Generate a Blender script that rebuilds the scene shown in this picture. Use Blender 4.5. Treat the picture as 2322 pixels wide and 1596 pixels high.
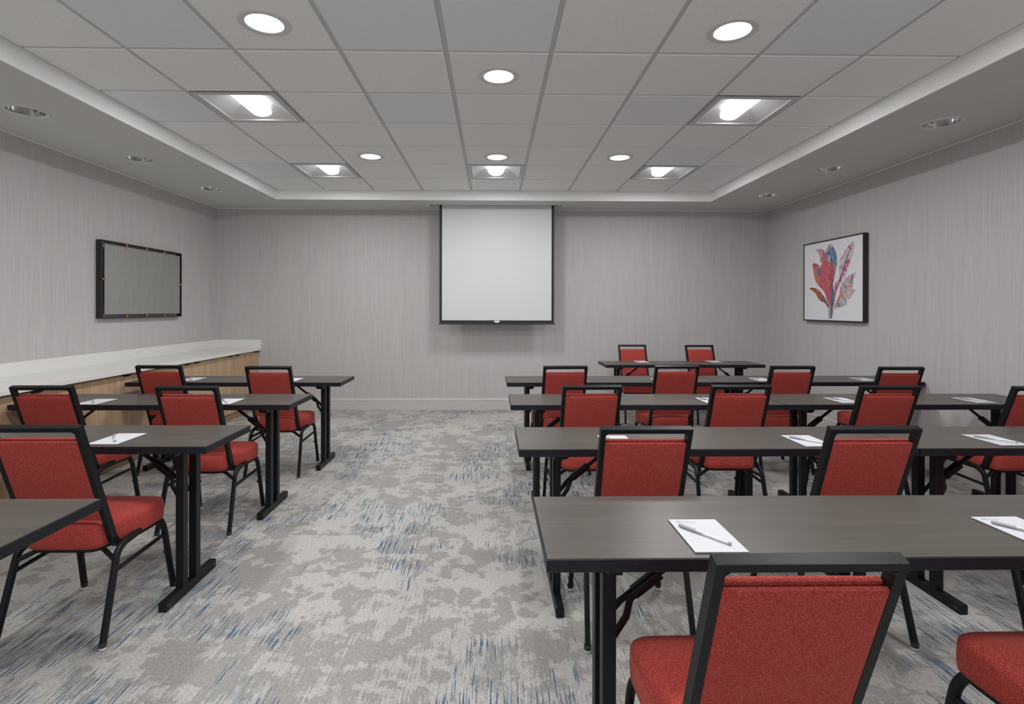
import bpy, math, random
from mathutils import Vector, Matrix
random.seed(7)
for o in list(bpy.data.objects): bpy.data.objects.remove(o, do_unlink=True)
scene = bpy.context.scene
COL = scene.collection

# ------------------------------------------------------------------ camera
CAM_H = 1.382
cd = bpy.data.cameras.new('camera'); cam = bpy.data.objects.new('camera', cd); COL.objects.link(cam)
yaw, roll = .0168, .0019
r_ = Vector((math.cos(yaw), -math.sin(yaw), 0)); f_ = Vector((math.sin(yaw), math.cos(yaw), 0)); u_ = Vector((0, 0, 1))
rr = r_*math.cos(roll) + u_*math.sin(roll); uu = u_*math.cos(roll) - r_*math.sin(roll)
m = Matrix((rr, uu, -f_)).transposed().to_4x4(); m.translation = Vector((0, 0, CAM_H)); cam.matrix_world = m
cd.sensor_width = 36; cd.sensor_fit = 'HORIZONTAL'; cd.lens = 36*1224.8/2322
cd.shift_x = (1161-1138.2)/2322; cd.shift_y = -(798-700.3)/2322; cd.clip_start = .02
scene.camera = cam
# ------------------------------------------------------------------ world + view
w = bpy.data.worlds.new('world'); scene.world = w; w.use_nodes = True
w.node_tree.nodes['Background'].inputs[0].default_value = (.5, .5, .5, 1); w.node_tree.nodes['Background'].inputs[1].default_value = .05
vs = scene.view_settings; vs.view_transform = 'Standard'; vs.look = 'None'; vs.gamma = 1; vs.use_curve_mapping = False
vs.exposure = 0.09
E_TROFFER = 2.6
E_DOWN = 9.0
P_TROFFER = 17.5
E_FILL_PANEL = .9  # strength of the added fill panel behind the camera
scene.cycles.max_bounces = 14; scene.cycles.diffuse_bounces = 8; scene.cycles.glossy_bounces = 5

# ------------------------------------------------------------------ materials
def new_mat(name):
    mt = bpy.data.materials.new(name); mt.use_nodes = True
    nt = mt.node_tree; b = nt.nodes['Principled BSDF']
    return mt, nt, b
def simple(name, col, rough=.5, metal=0, spec=.5, emit=None, es=0, noise=0, nscale=40, bump=0):
    mt, nt, b = new_mat(name)
    b.inputs['Base Color'].default_value = (*col, 1); b.inputs['Roughness'].default_value = rough
    b.inputs['Metallic'].default_value = metal; b.inputs['Specular IOR Level'].default_value = spec
    if emit:
        b.inputs['Emission Color'].default_value = (*emit, 1); b.inputs['Emission Strength'].default_value = es
    if noise or bump:
        tc = nt.nodes.new('ShaderNodeTexCoord'); n = nt.nodes.new('ShaderNodeTexNoise'); n.inputs['Scale'].default_value = nscale
        n.inputs['Detail'].default_value = 4; nt.links.new(tc.outputs['Object'], n.inputs['Vector'])
        if noise:
            rp = nt.nodes.new('ShaderNodeValToRGB')
            rp.color_ramp.elements[0].color = (*[c*(1-noise) for c in col], 1); rp.color_ramp.elements[0].position = .3
            rp.color_ramp.elements[1].color = (*[min(1, c*(1+noise)) for c in col], 1); rp.color_ramp.elements[1].position = .7
            nt.links.new(n.outputs['Fac'], rp.inputs['Fac']); nt.links.new(rp.outputs['Color'], b.inputs['Base Color'])
        if bump:
            bp = nt.nodes.new('ShaderNodeBump'); bp.inputs['Strength'].default_value = bump; bp.inputs['Distance'].default_value = .001
            nt.links.new(n.outputs['Fac'], bp.inputs['Height']); nt.links.new(bp.outputs['Normal'], b.inputs['Normal'])
    return mt
class G:
    """tiny node-graph helper"""
    def __init__(s, nt): s.nt = nt; s.L = nt.links
    def n(s, t, **k):
        nd = s.nt.nodes.new(t)
        for a, v in k.items(): setattr(nd, a, v)
        return nd
    def put(s, sock, v):
        if hasattr(v, 'is_linked') or isinstance(v, bpy.types.NodeSocket): s.L.new(v, sock)
        else: sock.default_value = v
    def math(s, op, a, b=0., c=None, clamp=False):
        nd = s.n('ShaderNodeMath', operation=op, use_clamp=clamp)
        s.put(nd.inputs[0], a); s.put(nd.inputs[1], b)
        if c is not None: s.put(nd.inputs[2], c)
        return nd.outputs[0]
    def comb(s, x, y, z):
        nd = s.n('ShaderNodeCombineXYZ')
        for i, v in enumerate((x, y, z)): s.put(nd.inputs[i], v)
        return nd.outputs[0]
    def pos(s, obj=False):
        if obj: v = s.n('ShaderNodeTexCoord').outputs['Object']
        else: v = s.n('ShaderNodeNewGeometry').outputs['Position']
        sp = s.n('ShaderNodeSeparateXYZ'); s.L.new(v, sp.inputs[0])
        return v, sp.outputs[0], sp.outputs[1], sp.outputs[2]
    def noise(s, vec, scale=1., detail=3., rough=.5, dist=0.):
        nd = s.n('ShaderNodeTexNoise'); s.L.new(vec, nd.inputs['Vector'])
        nd.inputs['Scale'].default_value = scale; nd.inputs['Detail'].default_value = detail
        nd.inputs['Roughness'].default_value = rough; nd.inputs['Distortion'].default_value = dist
        return nd.outputs['Fac']
    def ramp(s, f, a, b):
        nd = s.n('ShaderNodeMapRange', clamp=True); s.put(nd.inputs[0], f)
        nd.inputs[1].default_value = a; nd.inputs[2].default_value = b
        return nd.outputs[0]
    def mix(s, f, a, b):
        nd = s.n('ShaderNodeMix', data_type='RGBA'); s.put(nd.inputs[0], f)
        for i, v in ((6, a), (7, b)):
            if isinstance(v, tuple): nd.inputs[i].default_value = (*v, 1)
            else: s.L.new(v, nd.inputs[i])
        return nd.outputs[2]
    def bump(s, h, st, dist=.002):
        nd = s.n('ShaderNodeBump'); nd.inputs['Strength'].default_value = st; nd.inputs['Distance'].default_value = dist
        s.L.new(h, nd.inputs['Height']); return nd.outputs[0]

def wallpaper():
    mt, nt, b = new_mat('striated wallcovering'); g = G(nt)
    v, x, y, z = g.pos()
    u = g.math('ADD', x, y)
    n1 = g.noise(g.comb(g.math('MULTIPLY', u, 95.), g.math('MULTIPLY', z, 1.6), 3.), 1, 3, .6)
    n2 = g.noise(g.comb(g.math('MULTIPLY', u, 210.), g.math('MULTIPLY', z, 5.), 9.), 1, 2, .5)
    n3 = g.noise(g.comb(g.math('MULTIPLY', u, 14.), g.math('MULTIPLY', z, .35), 1.), 1, 3, .6)
    n4 = g.noise(g.comb(g.math('MULTIPLY', u, 30.), g.math('MULTIPLY', z, 160.), 5.), 1, 2, .5)
    f = g.math('ADD', g.math('MULTIPLY', g.ramp(n1, .3, .7), .45), g.math('MULTIPLY', g.ramp(n2, .3, .7), .35))
    f = g.math('ADD', f, g.math('MULTIPLY', g.ramp(n3, .3, .7), .2))
    f = g.math('ADD', f, g.math('MULTIPLY', g.math('SUBTRACT', n4, .5), .25), clamp=True)
    c = g.mix(f, (.44, .42, .415), (.585, .565, .56))
    g.L.new(c, b.inputs['Base Color']); b.inputs['Roughness'].default_value = .62; b.inputs['Specular IOR Level'].default_value = .3
    g.L.new(g.bump(f, .25, .001), b.inputs['Normal'])
    return mt
def carpet():
    mt, nt, b = new_mat('patterned carpet'); g = G(nt)
    v, x, y, z = g.pos()
    # soft rounded clumps of darker pile
    wv = g.comb(x, y, 0.)
    vo = g.n('ShaderNodeTexVoronoi', feature='SMOOTH_F1'); vo.inputs['Scale'].default_value = 13; vo.inputs['Smoothness'].default_value = .35
    dn_ = g.n('ShaderNodeTexNoise'); dn_.inputs['Scale'].default_value = 9; g.L.new(wv, dn_.inputs['Vector'])
    vadd = g.n('ShaderNodeVectorMath', operation='MULTIPLY_ADD'); g.L.new(dn_.outputs['Color'], vadd.inputs[0]); vadd.inputs[1].default_value = (.09, .09, 0); g.L.new(wv, vadd.inputs[2])
    g.L.new(vadd.outputs[0], vo.inputs['Vector'])
    big = g.noise(wv, 1.25, 2, .5, .2)
    mid = g.noise(wv, 5.2, 3, .6, .3)
    fine = g.noise(wv, 26, 3, .6)
    reg = g.ramp(g.noise(g.comb(g.math('MULTIPLY', x, .95), g.math('MULTIPLY', y, .8), 5.), 1, 2, .5, .3), .44, .58)
    st1 = g.noise(g.comb(g.math('MULTIPLY', x, 120.), g.math('MULTIPLY', y, 3.0), 4.), 1, 3, .6)
    st2 = g.noise(g.comb(g.math('MULTIPLY', x, 190.), g.math('MULTIPLY', y, 6.), 8.), 1, 2, .6)
    d = g.math('ADD', g.math('MULTIPLY', big, .62), g.math('MULTIPLY', mid, .88))
    d = g.math('ADD', d, g.math('MULTIPLY', g.math('SUBTRACT', .42, vo.outputs['Distance']), .26))
    d = g.math('ADD', d, g.math('MULTIPLY', g.math('SUBTRACT', fine, .5), .40))
    d = g.math('ADD', d, g.math('MULTIPLY', g.math('MULTIPLY', g.math('SUBTRACT', st1, .5), reg), .62))
    blob = g.ramp(d, .715, .765)
    grain = g.noise(wv, 240, 3, .7)
    grain2 = g.noise(wv, 75, 3, .7)
    light, dark = (.475, .458, .432), (.335, .32, .302)
    c = g.mix(blob, light, dark)
    c = g.mix(g.math('MULTIPLY', g.math('MULTIPLY', g.ramp(st2, .53, .60), g.math('ADD', g.math('MULTIPLY', reg, .8), .1)), .55), c, (.33, .31, .295))
    # blue yarn streaks inside clustered regions
    regb = g.ramp(g.noise(g.comb(g.math('MULTIPLY', x, 1.9), g.math('MULTIPLY', y, 1.5), 21.4), 1, 2, .55, .3), .475, .58)
    b1 = g.noise(g.comb(g.math('MULTIPLY', x, 135.), g.math('MULTIPLY', y, 4.6), 33.), 1, 2.5, .6)
    thr = g.math('SUBTRACT', .72, g.math('MULTIPLY', regb, .172))
    bm = g.math('MULTIPLY', g.math('SUBTRACT', b1, thr), 30., clamp=True)
    bl = g.noise(g.comb(g.math('MULTIPLY', x, 90.), g.math('MULTIPLY', y, 4.4), 55.), 1, 2, .5)
    bm2 = g.math('MULTIPLY', g.math('SUBTRACT', bl, g.math('SUBTRACT', .72, g.math('MULTIPLY', regb, .14))), 14., clamp=True)
    c = g.mix(g.math('MULTIPLY', bm2, .55), c, (.42, .50, .53))
    c = g.mix(g.math('MULTIPLY', bm, .9), c, (.050, .115, .195))
    gm = g.math('ADD', g.math('MULTIPLY', g.ramp(grain, .34, .66), .46), g.math('MULTIPLY', g.ramp(grain2, .3, .7), .34))
    gm = g.math('ADD', gm, .58)
    vm = g.n('ShaderNodeVectorMath', operation='SCALE'); g.L.new(c, vm.inputs[0]); g.L.new(gm, vm.inputs['Scale'])
    g.L.new(vm.outputs[0], b.inputs['Base Color']); b.inputs['Roughness'].default_value = 1; b.inputs['Specular IOR Level'].default_value = .08
    h = g.math('ADD', g.math('MULTIPLY', grain2, .6), g.math('MULTIPLY', grain, .5))
    h = g.math('ADD', h, g.math('MULTIPLY', blob, .7))
    g.L.new(g.bump(h, .55, .006), b.inputs['Normal'])
    return mt
def fabric():
    mt, nt, b = new_mat('red tweed fabric'); g = G(nt)
    v, x, y, z = g.pos(True)
    n = g.noise(v, 260, 3, .75); n2 = g.noise(v, 430, 2, .7); n3 = g.noise(v, 7, 2, .5)
    c = g.mix(g.ramp(n, .38, .62), (.24, .022, .018), (.48, .066, .052))
    c = g.mix(g.math('MULTIPLY', g.ramp(n2, .56, .68), .6), c, (.66, .28, .22))
    c = g.mix(g.math('MULTIPLY', n3, .3), c, (.35, .042, .034))
    g.L.new(c, b.inputs['Base Color']); b.inputs['Roughness'].default_value = .9; b.inputs['Specular IOR Level'].default_value = .2
    b.inputs['Sheen Weight'].default_value = .25; b.inputs['Sheen Roughness'].default_value = .4; b.inputs['Sheen Tint'].default_value = (1, .5, .42, 1)
    g.L.new(g.bump(n, .35, .002), b.inputs['Normal'])
    return mt
def laminate():
    mt, nt, b = new_mat('charcoal woodgrain laminate'); g = G(nt)
    v, x, y, z = g.pos(True)
    oi = g.n('ShaderNodeObjectInfo').outputs['Random']
    off = g.math('MULTIPLY', oi, 13.)
    n1 = g.noise(g.comb(g.math('MULTIPLY', x, 2.2), g.math('MULTIPLY', y, 120.), off), 1, 5, .65, .3)
    n2 = g.noise(g.comb(g.math('MULTIPLY', x, .8), g.math('MULTIPLY', y, 14.), off), 1, 4, .6, .6)
    f = g.math('ADD', g.math('MULTIPLY', g.ramp(n1, .3, .7), .6), g.math('MULTIPLY', g.ramp(n2, .3, .7), .4))
    c = g.mix(f, (.050, .0425, .035), (.100, .087, .073))
    g.L.new(c, b.inputs['Base Color']); b.inputs['Roughness'].default_value = .36; b.inputs['Specular IOR Level'].default_value = .5
    g.L.new(g.bump(n1, .06, .001), b.inputs['Normal'])
    return mt
def oak():
    mt, nt, b = new_mat('straight grain oak veneer'); g = G(nt)
    v, x, y, z = g.pos()
    n1 = g.noise(g.comb(g.math('MULTIPLY', y, 160.), g.math('MULTIPLY', z, 3.2), x), 1, 4, .65)
    n2 = g.noise(g.comb(g.math('MULTIPLY', y, 16.), g.math('MULTIPLY', z, .5), x), 1, 3, .6)
    f = g.math('ADD', g.math('MULTIPLY', g.ramp(n1, .3, .7), .5), g.math('MULTIPLY', g.ramp(n2, .3, .7), .5))
    c = g.mix(f, (.36, .225, .125), (.60, .43, .275))
    g.L.new(c, b.inputs['Base Color']); b.inputs['Roughness'].default_value = .5
    return mt
def edge_mat():
    mt, nt, b = new_mat('black table edge'); g = G(nt)
    v, x, y, z = g.pos(True)
    n = g.noise(g.comb(g.math('MULTIPLY', x, 25.), g.math('MULTIPLY', y, 25.), g.math('MULTIPLY', z, 160.)), 1, 5, .75)
    c = g.mix(g.math('MULTIPLY', g.ramp(n, .60, .74), .40), (.0075, .0095, .0155), (.13, .14, .17))
    g.L.new(c, b.inputs['Base Color']); b.inputs['Roughness'].default_value = .45; b.inputs['Specular IOR Level'].default_value = .3
    return mt
def leaf_mat(name, cols, scale):
    mt, nt, b = new_mat(name); g = G(nt)
    v, x, y, z = g.pos()
    n = g.noise(g.comb(g.math('MULTIPLY', y, 1.), g.math('MULTIPLY', z, .7), 2.), scale, 4, .6, 1.2)
    rp = g.n('ShaderNodeValToRGB'); e = rp.color_ramp.elements
    k = len(cols)
    while len(e) < k: e.new(.5)
    for i, cc in enumerate(cols):
        e[i].position = .33 + .34*i/(k-1); e[i].color = (*cc, 1)
    g.L.new(n, rp.inputs[0])
    n2 = g.noise(g.comb(y, z, 7.), 130, 3, .7)
    c = g.mix(g.math('MULTIPLY', g.ramp(n2, .56, .66), .45), rp.outputs[0], (.05, .03, .06))
    g.L.new(c, b.inputs['Base Color']); b.inputs['Roughness'].default_value = .7
    return mt
M = dict(
    wall=wallpaper(), carpet=carpet(), fabric=fabric(), lam=laminate(), oak=oak(), edge=edge_mat(),
    metal=simple('black powder coated steel', (.0065, .007, .0085), .42, 0, .28, noise=.15, nscale=300, bump=.04),
    soffit=simple('painted gypsum', (.64, .65, .64), .85, spec=.2, noise=.02, nscale=30),
    fascia=simple('white painted fascia', (.90, .90, .89), .7, spec=.3),
    tile=simple('mineral fibre ceiling tile', (.90, .915, .91), .95, spec=.1, noise=.05, nscale=160, bump=.5),
    tile2=simple('smooth vinyl ceiling tile', (.845, .87, .895), .6, spec=.3, noise=.01, nscale=20),
    grid=simple('ceiling grid steel', (.60, .61, .61), .55),
    base=simple('painted baseboard', (.56, .53, .50), .5, noise=.02, nscale=12),
    bead=simple('pale corner bead', (.80, .79, .77), .6),
    quartz=simple('white quartz', (.75, .74, .72), .28, noise=.008, nscale=60),
    white=simple('white enamel', (.82, .82, .81), .5),
    refl=simple('satin white reflector', (.68, .68, .68), .6),
    trimw=simple('white lamp trim', (.70, .70, .69), .45),
    paper=simple('white paper', (.57, .57, .605), .7, noise=.01, nscale=20),
    pagedge=simple('pad backing board', (.10, .09, .08), .8),
    ink=simple('grey print ink', (.30, .30, .31), .8),
    pencap=simple('grey translucent pen cap', (.33, .35, .38), .25),
    penbody=simple('frosted pen barrel', (.66, .67, .69), .25),
    screen=simple('matte white screen', (.68, .68, .68), .8, spec=.2),
    sblack=simple('black screen border', (.018, .018, .018), .6),
    dark=simple('dark recess', (.02, .02, .02), .8),
    chrome=simple('polished reflector', (.72, .72, .72), .08, 1),
    mirror=simple('mirror glass', (.60, .62, .60), .015, 1),
    bronze=simple('dark bronze frame', (.018, .014, .012), .45),
    brass=simple('aged brass', (.50, .30, .11), .35, 1),
    canvas=simple('white art paper', (.76, .76, .79), .8),
    glide=simple('nylon glide', (.75, .76, .78), .35),
    cap=simple('clear foot sleeve', (.035, .037, .04), .15),
    lens=simple('lit lamp lens', (.9, .9, .9), .5, emit=(.985, .99, 1), es=E_TROFFER),
    dlens=simple('lit downlight lens', (.9, .9, .9), .5, emit=(.985, .99, 1), es=E_DOWN),
    toe=simple('oak toe kick', (.42, .28, .165), .6, noise=.1, nscale=30),
)

# ------------------------------------------------------------------ mesh helpers
class MB:
    def __init__(s): s.v = []; s.f = []; s.mi = []; s.cur = 0; s.sm = []
    def add(s, vs, fs, mi=None, smooth=False):
        o = len(s.v); s.v += [tuple(p) for p in vs]
        for q in fs: s.f.append([i+o for i in q]); s.mi.append(s.cur if mi is None else mi); s.sm.append(smooth)
        return s
    def box(s, x0, x1, y0, y1, z0, z1, mi=None):
        return s.add([(x, y, z) for z in (z0, z1) for y in (y0, y1) for x in (x0, x1)],
                     [(0, 2, 3, 1), (4, 5, 7, 6), (0, 1, 5, 4), (2, 6, 7, 3), (0, 4, 6, 2), (1, 3, 7, 5)], mi)
    def quad(s, a, b, c, d, mi=None): return s.add([a, b, c, d], [(0, 1, 2, 3)], mi)
    def extrude(s, poly, axis, a, b, mi=None, smooth=False):
        """poly: 2D list in the other two axes (ordered), extruded along axis from a to b"""
        n = len(poly)
        def P(p, t):
            if axis == 0: return (t, p[0], p[1])
            if axis == 1: return (p[0], t, p[1])
            return (p[0], p[1], t)
        vs = [P(p, a) for p in poly] + [P(p, b) for p in poly]
        fs = [(i, (i+1) % n, n+(i+1) % n, n+i) for i in range(n)]
        s.add(vs, fs, mi, smooth); s.add(vs[:n], [tuple(range(n-1, -1, -1))], mi); s.add(vs[n:], [tuple(range(n))], mi)
        return s
    def tube(s, pts, prof, up=(1, 0, 0), mi=None, smooth=True):
        """sweep closed 2D profile (a along up, b along side) over pts"""
        pts = [Vector(p) for p in pts]; up = Vector(up).normalized(); n = len(prof); vs = []
        for i, p in enumerate(pts):
            a = (pts[i]-pts[i-1]).normalized() if i else None
            b = (pts[i+1]-pts[i]).normalized() if i < len(pts)-1 else None
            if a is None: t = b; k = 1
            elif b is None: t = a; k = 1
            else:
                t = (a+b).normalized(); k = 1/max(.4, t.dot(a))
            sd = t.cross(up).normalized(); u2 = sd.cross(t).normalized()
            for (q, w_) in prof: vs.append(p + u2*q + sd*w_*k)
        fs = []
        for i in range(len(pts)-1):
            for j in range(n):
                fs.append((i*n+j, i*n+(j+1) % n, (i+1)*n+(j+1) % n, (i+1)*n+j))
        s.add(vs, fs, mi, smooth); s.add(vs[:n], [tuple(range(n-1, -1, -1))], mi); s.add(vs[-n:], [tuple(range(n))], mi)
        return s
    def lathe(s, prof, cx, cy, z0, n=32, mi=None, smooth=True, cap=False):
        """prof (r, z) rings around the vertical axis"""
        vs = [(cx+r*math.cos(2*math.pi*j/n), cy+r*math.sin(2*math.pi*j/n), z0+z) for r, z in prof for j in range(n)]
        fs = [(i*n+j, i*n+(j+1) % n, (i+1)*n+(j+1) % n, (i+1)*n+j) for i in range(len(prof)-1) for j in range(n)]
        s.add(vs, fs, mi, smooth)
        if cap: s.add(vs[-n:], [tuple(range(n))], mi); s.add(vs[:n], [tuple(range(n-1, -1, -1))], mi)
        return s
    def build(s, name, mats, parent=None, bevel=0, seg=2, ang=35):
        me = bpy.data.meshes.new(name); me.from_pydata(s.v, [], s.f); 
        if not isinstance(mats, (list, tuple)): mats = [mats]
        for q in mats: me.materials.append(q)
        for p, k, sm in zip(me.polygons, s.mi, s.sm): p.material_index = k; p.use_smooth = sm
        me.update()
        o = bpy.data.objects.new(name, me); COL.objects.link(o)
        if parent: o.parent = parent
        if bevel:
            bv = o.modifiers.new('bevel', 'BEVEL'); bv.width = bevel; bv.segments = seg; bv.limit_method = 'ANGLE'; bv.angle_limit = math.radians(ang)
        return o
def rrect(w_, h, r, n=3):
    out = []
    for (sx, sy, a0) in ((1, 1, 0), (-1, 1, 90), (-1, -1, 180), (1, -1, 270)):
        for k in range(n+1):
            a = math.radians(a0+90*k/n); out.append((sx*(w_/2-r)+r*math.cos(a), sy*(h/2-r)+r*math.sin(a)))
    return out
def arc(c, r, a0, a1, n):
    return [(c[0]+r*math.cos(math.radians(a0+(a1-a0)*k/n)), c[1]+r*math.sin(math.radians(a0+(a1-a0)*k/n))) for k in range(n+1)]
def fillet(pts, rad, n=5):
    """round the inner corners of a 3D polyline"""
    P = [Vector(p) for p in pts]; out = [P[0]]
    for i in range(1, len(P)-1):
        r = rad[i-1] if isinstance(rad, (list, tuple)) else rad
        a = (P[i-1]-P[i]); b = (P[i+1]-P[i]); la, lb = a.length, b.length; a.normalize(); b.normalize()
        d = min(r, la*.49, lb*.49)
        p0, p1 = P[i]+a*d, P[i]+b*d
        for k in range(n+1):
            t = k/n; out.append(p0*(1-t)**2 + P[i]*2*t*(1-t) + p1*t*t)
    out.append(P[-1]); return out
def empty(name, loc, rz=0):
    o = bpy.data.objects.new(name, None); COL.objects.link(o); o.location = loc; o.rotation_euler = (0, 0, rz); o.empty_display_size = .1
    return o
def tag(o, label, cat, group=None):
    o['label'] = label; o['category'] = cat
    if group: o['group'] = group
    return o
def struct(o): o['kind'] = 'structure'; return o
def children(o): return [c for c in bpy.data.objects if c.parent == o]
KIDS = {}
def copy_tree(o, parent=None):
    c = o.copy(); COL.objects.link(c)
    if parent: c.parent = parent
    kids = KIDS.get(o.name)
    if kids is None: kids = KIDS[o.name] = children(o)
    for ch in kids: copy_tree(ch, c)
    return c
class Maker:
    """first call places the prototype, later calls place copies"""
    def __init__(s, proto): s.p = proto; s.used = False
    def put(s, loc, rz, label, cat, group=None):
        if not s.used: o = s.p; s.used = True
        else: o = copy_tree(s.p)
        o.location = loc; o.rotation_euler = (0, 0, rz)
        return tag(o, label, cat, group)

# ================================================================== room
XL, XR, YB, YN = -3.76, 3.79, 7.41, -1.9
ZS, ZT = 2.744, 2.865
TX0, TX1, TY0, TY1 = -2.702, 2.75, -1.2, 6.78
T = .6096; GX0, GY0 = -2.1017, 3.1255
struct(MB().box(XL-.1, XR+.1, YN-.1, YB+.1, -.08, 0).build('floor', M['carpet']))
struct(MB().box(XL-.12, XL, YN-.12, YB+.12, 0, 3.1).build('wall_left', M['wall']))
struct(MB().box(XR, XR+.12, YN-.12, YB+.12, 0, 3.1).build('wall_right', M['wall']))
struct(MB().box(XL, XR, YB, YB+.12, 0, 3.1).build('wall_back', M['wall']))
struct(MB().box(XL, XR, YN-.12, YN, 0, 3.1).build('wall_front', M['wall']))
# added glowing panel, shaped as a shaded window behind the camera, brightens the room
mb = MB(); mb.box(-2.9, 2.9, YN+.002, YN+.012, .75, 2.45); struct(mb.build('window_fill_1', simple('added fill glow', (.8, .8, .8), .8, emit=(.93, .97, 1), es=E_FILL_PANEL)))
mb = MB()
for x in (-2.93, -1.0, .94, 2.87): mb.box(x, x+.06, YN+.001, YN+.04, .70, 2.50)
mb.box(-2.93, 2.93, YN+.001, YN+.04, .70, .75); mb.box(-2.93, 2.93, YN+.001, YN+.04, 2.45, 2.50)
struct(mb.build('trim_4', M['fascia']))  # frame bars around the added fill panel
def baseboard(name, pts_fn, a, b):
    # profile: offset from wall d, height z
    prof = [(0, 0), (.014, 0), (.014, .118), (.010, .122), (.016, .126), (.016, .136), (.010, .143), (.010, .150), (.006, .157), (0, .157)]
    mb = MB(); axis, f = pts_fn
    mb.extrude([f(d, z) for d, z in prof], axis, a, b)
    return struct(mb.build(name, M['base']))
baseboard('baseboard_back', (0, lambda d, z: (YB-d, z)), -3.12, XR)
baseboard('baseboard_right', (1, lambda d, z: (XR-d, z)), YN, YB)
baseboard('baseboard_left', (1, lambda d, z: (XL+d, z)), YN, 1.59)
baseboard('baseboard_front', (0, lambda d, z: (YN+d, z)), XL, XR)
bd = MB(); s_ = .009
bd.box(XL, XR, YB-s_, YB, ZS-s_, ZS); bd.box(XL, XL+s_, YN, YB, ZS-s_, ZS); bd.box(XR-s_, XR, YN, YB, ZS-s_, ZS)
struct(bd.build('trim_1', M['bead']))

# --- surfaces with round holes
def face_hole(mb, x0, x1, y0, y1, z, cx, cy, r, n=32, mi=None):
    vs = []
    ang = [2*math.pi*k/n for k in range(n)]
    cor = [math.atan2(y-cy, x-cx) % (2*math.pi) for x in (x0, x1) for y in (y0, y1)]
    ang = sorted(set(ang+cor))
    inn, out = [], []
    for a in ang:
        c, s = math.cos(a), math.sin(a); inn.append((cx+r*c, cy+r*s, z))
        t = min([((x1-cx)/c) if c > 1e-9 else 1e9, ((x0-cx)/c) if c < -1e-9 else 1e9, ((y1-cy)/s) if s > 1e-9 else 1e9, ((y0-cy)/s) if s < -1e-9 else 1e9])
        out.append((cx+t*c, cy+t*s, z))
    k = len(ang)
    mb.add(inn+out, [(i, (i+1) % k, k+(i+1) % k, k+i) for i in range(k)], mi)
def rect(mb, x0, x1, y0, y1, z, mi=None): mb.quad((x0, y0, z), (x0, y1, z), (x1, y1, z), (x1, y0, z), mi)

SOF_L = [(-3.233, y) for y in (-.20, 1.13, 2.46, 3.79, 4.98, 6.21)]
SOF_R = [(3.268, y) for y in (-.10, 1.20, 2.55, 3.888, 5.18, 6.40)]
SR = .112
mb = MB()
SY0, SY1, SX0, SX1 = 7.058, 7.165, -.845, .925        # slot of the projection screen
for (xa, xb, L) in ((XL, TX0, SOF_L), (TX1, XR, SOF_R)):
    ys = [YN] + [(L[i][1]+L[i+1][1])/2 for i in range(len(L)-1)] + [YB]
    for i, (cx, cy) in enumerate(L): face_hole(mb, xa, xb, ys[i], ys[i+1], ZS, cx, cy, SR)
rect(mb, TX0, TX1, YN, TY0, ZS)
rect(mb, TX0, TX1, TY1, SY0, ZS); rect(mb, TX0, TX1, SY1, YB, ZS); rect(mb, TX0, SX0, SY0, SY1, ZS); rect(mb, SX1, TX1, SY0, SY1, ZS)
ceiling = struct(mb.build('ceiling', M['soffit']))
# tray fascia (vertical faces, a little thick)
mb = MB(); t_ = .012
mb.box(TX0-t_, TX0, TY0-t_, TY1+t_, ZS-.001, ZT+.02); mb.box(TX1, TX1+t_, TY0-t_, TY1+t_, ZS-.001, ZT+.02)
mb.box(TX0, TX1, TY1, TY1+t_, ZS-.001, ZT+.02); mb.box(TX0, TX1, TY0-t_, TY0, ZS-.001, ZT+.02)
struct(mb.build('trim_2', M['fascia']))
# lights layout (tile column k, row j)
DOWN = [(1, -1), (6-1, -1), (3, 0), (1, 3), (3, 3), (5, 3), (1, -4), (5, -4), (3, -4)]
TROF = [(0, 1), (6, 1), (0, 4), (3, 4), (6, 4), (0, -2), (3, -2), (6, -2), (0, -5), (3, -5), (6, -5)]
DXY = {(1, -1): (-1.189, 2.827), (5, -1): (1.273, 2.856), (3, 0): (.034, 3.445), (1, 3): (-1.193, 5.282), (3, 3): (.038, 5.276), (5, 3): (1.237, 5.263)}
SMOOTH = {(0, -1), (2, -1), (3, -1), (6, -1), (-1, 1), (2, 1), (5, 1), (6, 3), (7, 4), (-1, 4)}
DR = .098
tl = MB(); gr = MB()
g2 = .012
for k in range(-1, 8):
    for j in range(-8, 6):
        xa, xb = max(GX0+k*T+g2, TX0+.012 if k == -1 else -9), min(GX0+(k+1)*T-g2, TX1-.012)
        ya, yb = max(GY0+j*T+g2, TY0+.004), min(GY0+(j+1)*T-g2, TY1-.012)
        if xb-xa < .02 or yb-ya < .02 or (k, j) in TROF: continue
        mi = 1 if (k, j) in SMOOTH else 0
        c = .006; b_ = .0015
        xa += b_; xb -= b_; ya += b_; yb -= b_
        c = .0045
        if (k, j) in DOWN:
            cx, cy = DXY.get((k, j), ((xa+xb)/2, (ya+yb)/2))
            face_hole(tl, xa+c, xb-c, ya+c, yb-c, ZT, cx, cy, DR, mi=mi)
        else: rect(tl, xa+c, xb-c, ya+c, yb-c, ZT, mi)
        P = [(xa, ya), (xb, ya), (xb, yb), (xa, yb)]; Q = [(xa+c, ya+c), (xb-c, ya+c), (xb-c, yb-c), (xa+c, yb-c)]
        for i in range(4):
            n_ = (i+1) % 4
            tl.quad((*Q[i], ZT), (*Q[n_], ZT), (*P[n_], ZT+.005), (*P[i], ZT+.005), mi)
            tl.quad((*P[i], ZT+.005), (*P[n_], ZT+.005), (*P[n_], ZT+.014), (*P[i], ZT+.014), mi)
for k in range(0, 9):
    x = GX0+k*T
    if TX0 < x < TX1: gr.box(x-g2, x+g2, TY0, TY1, ZT+.0095, ZT+.03)
for j in range(-8, 7):
    y = GY0+j*T
    if TY0 < y < TY1: gr.box(TX0, TX1, y-g2, y+g2, ZT+.010, ZT+.031)
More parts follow.
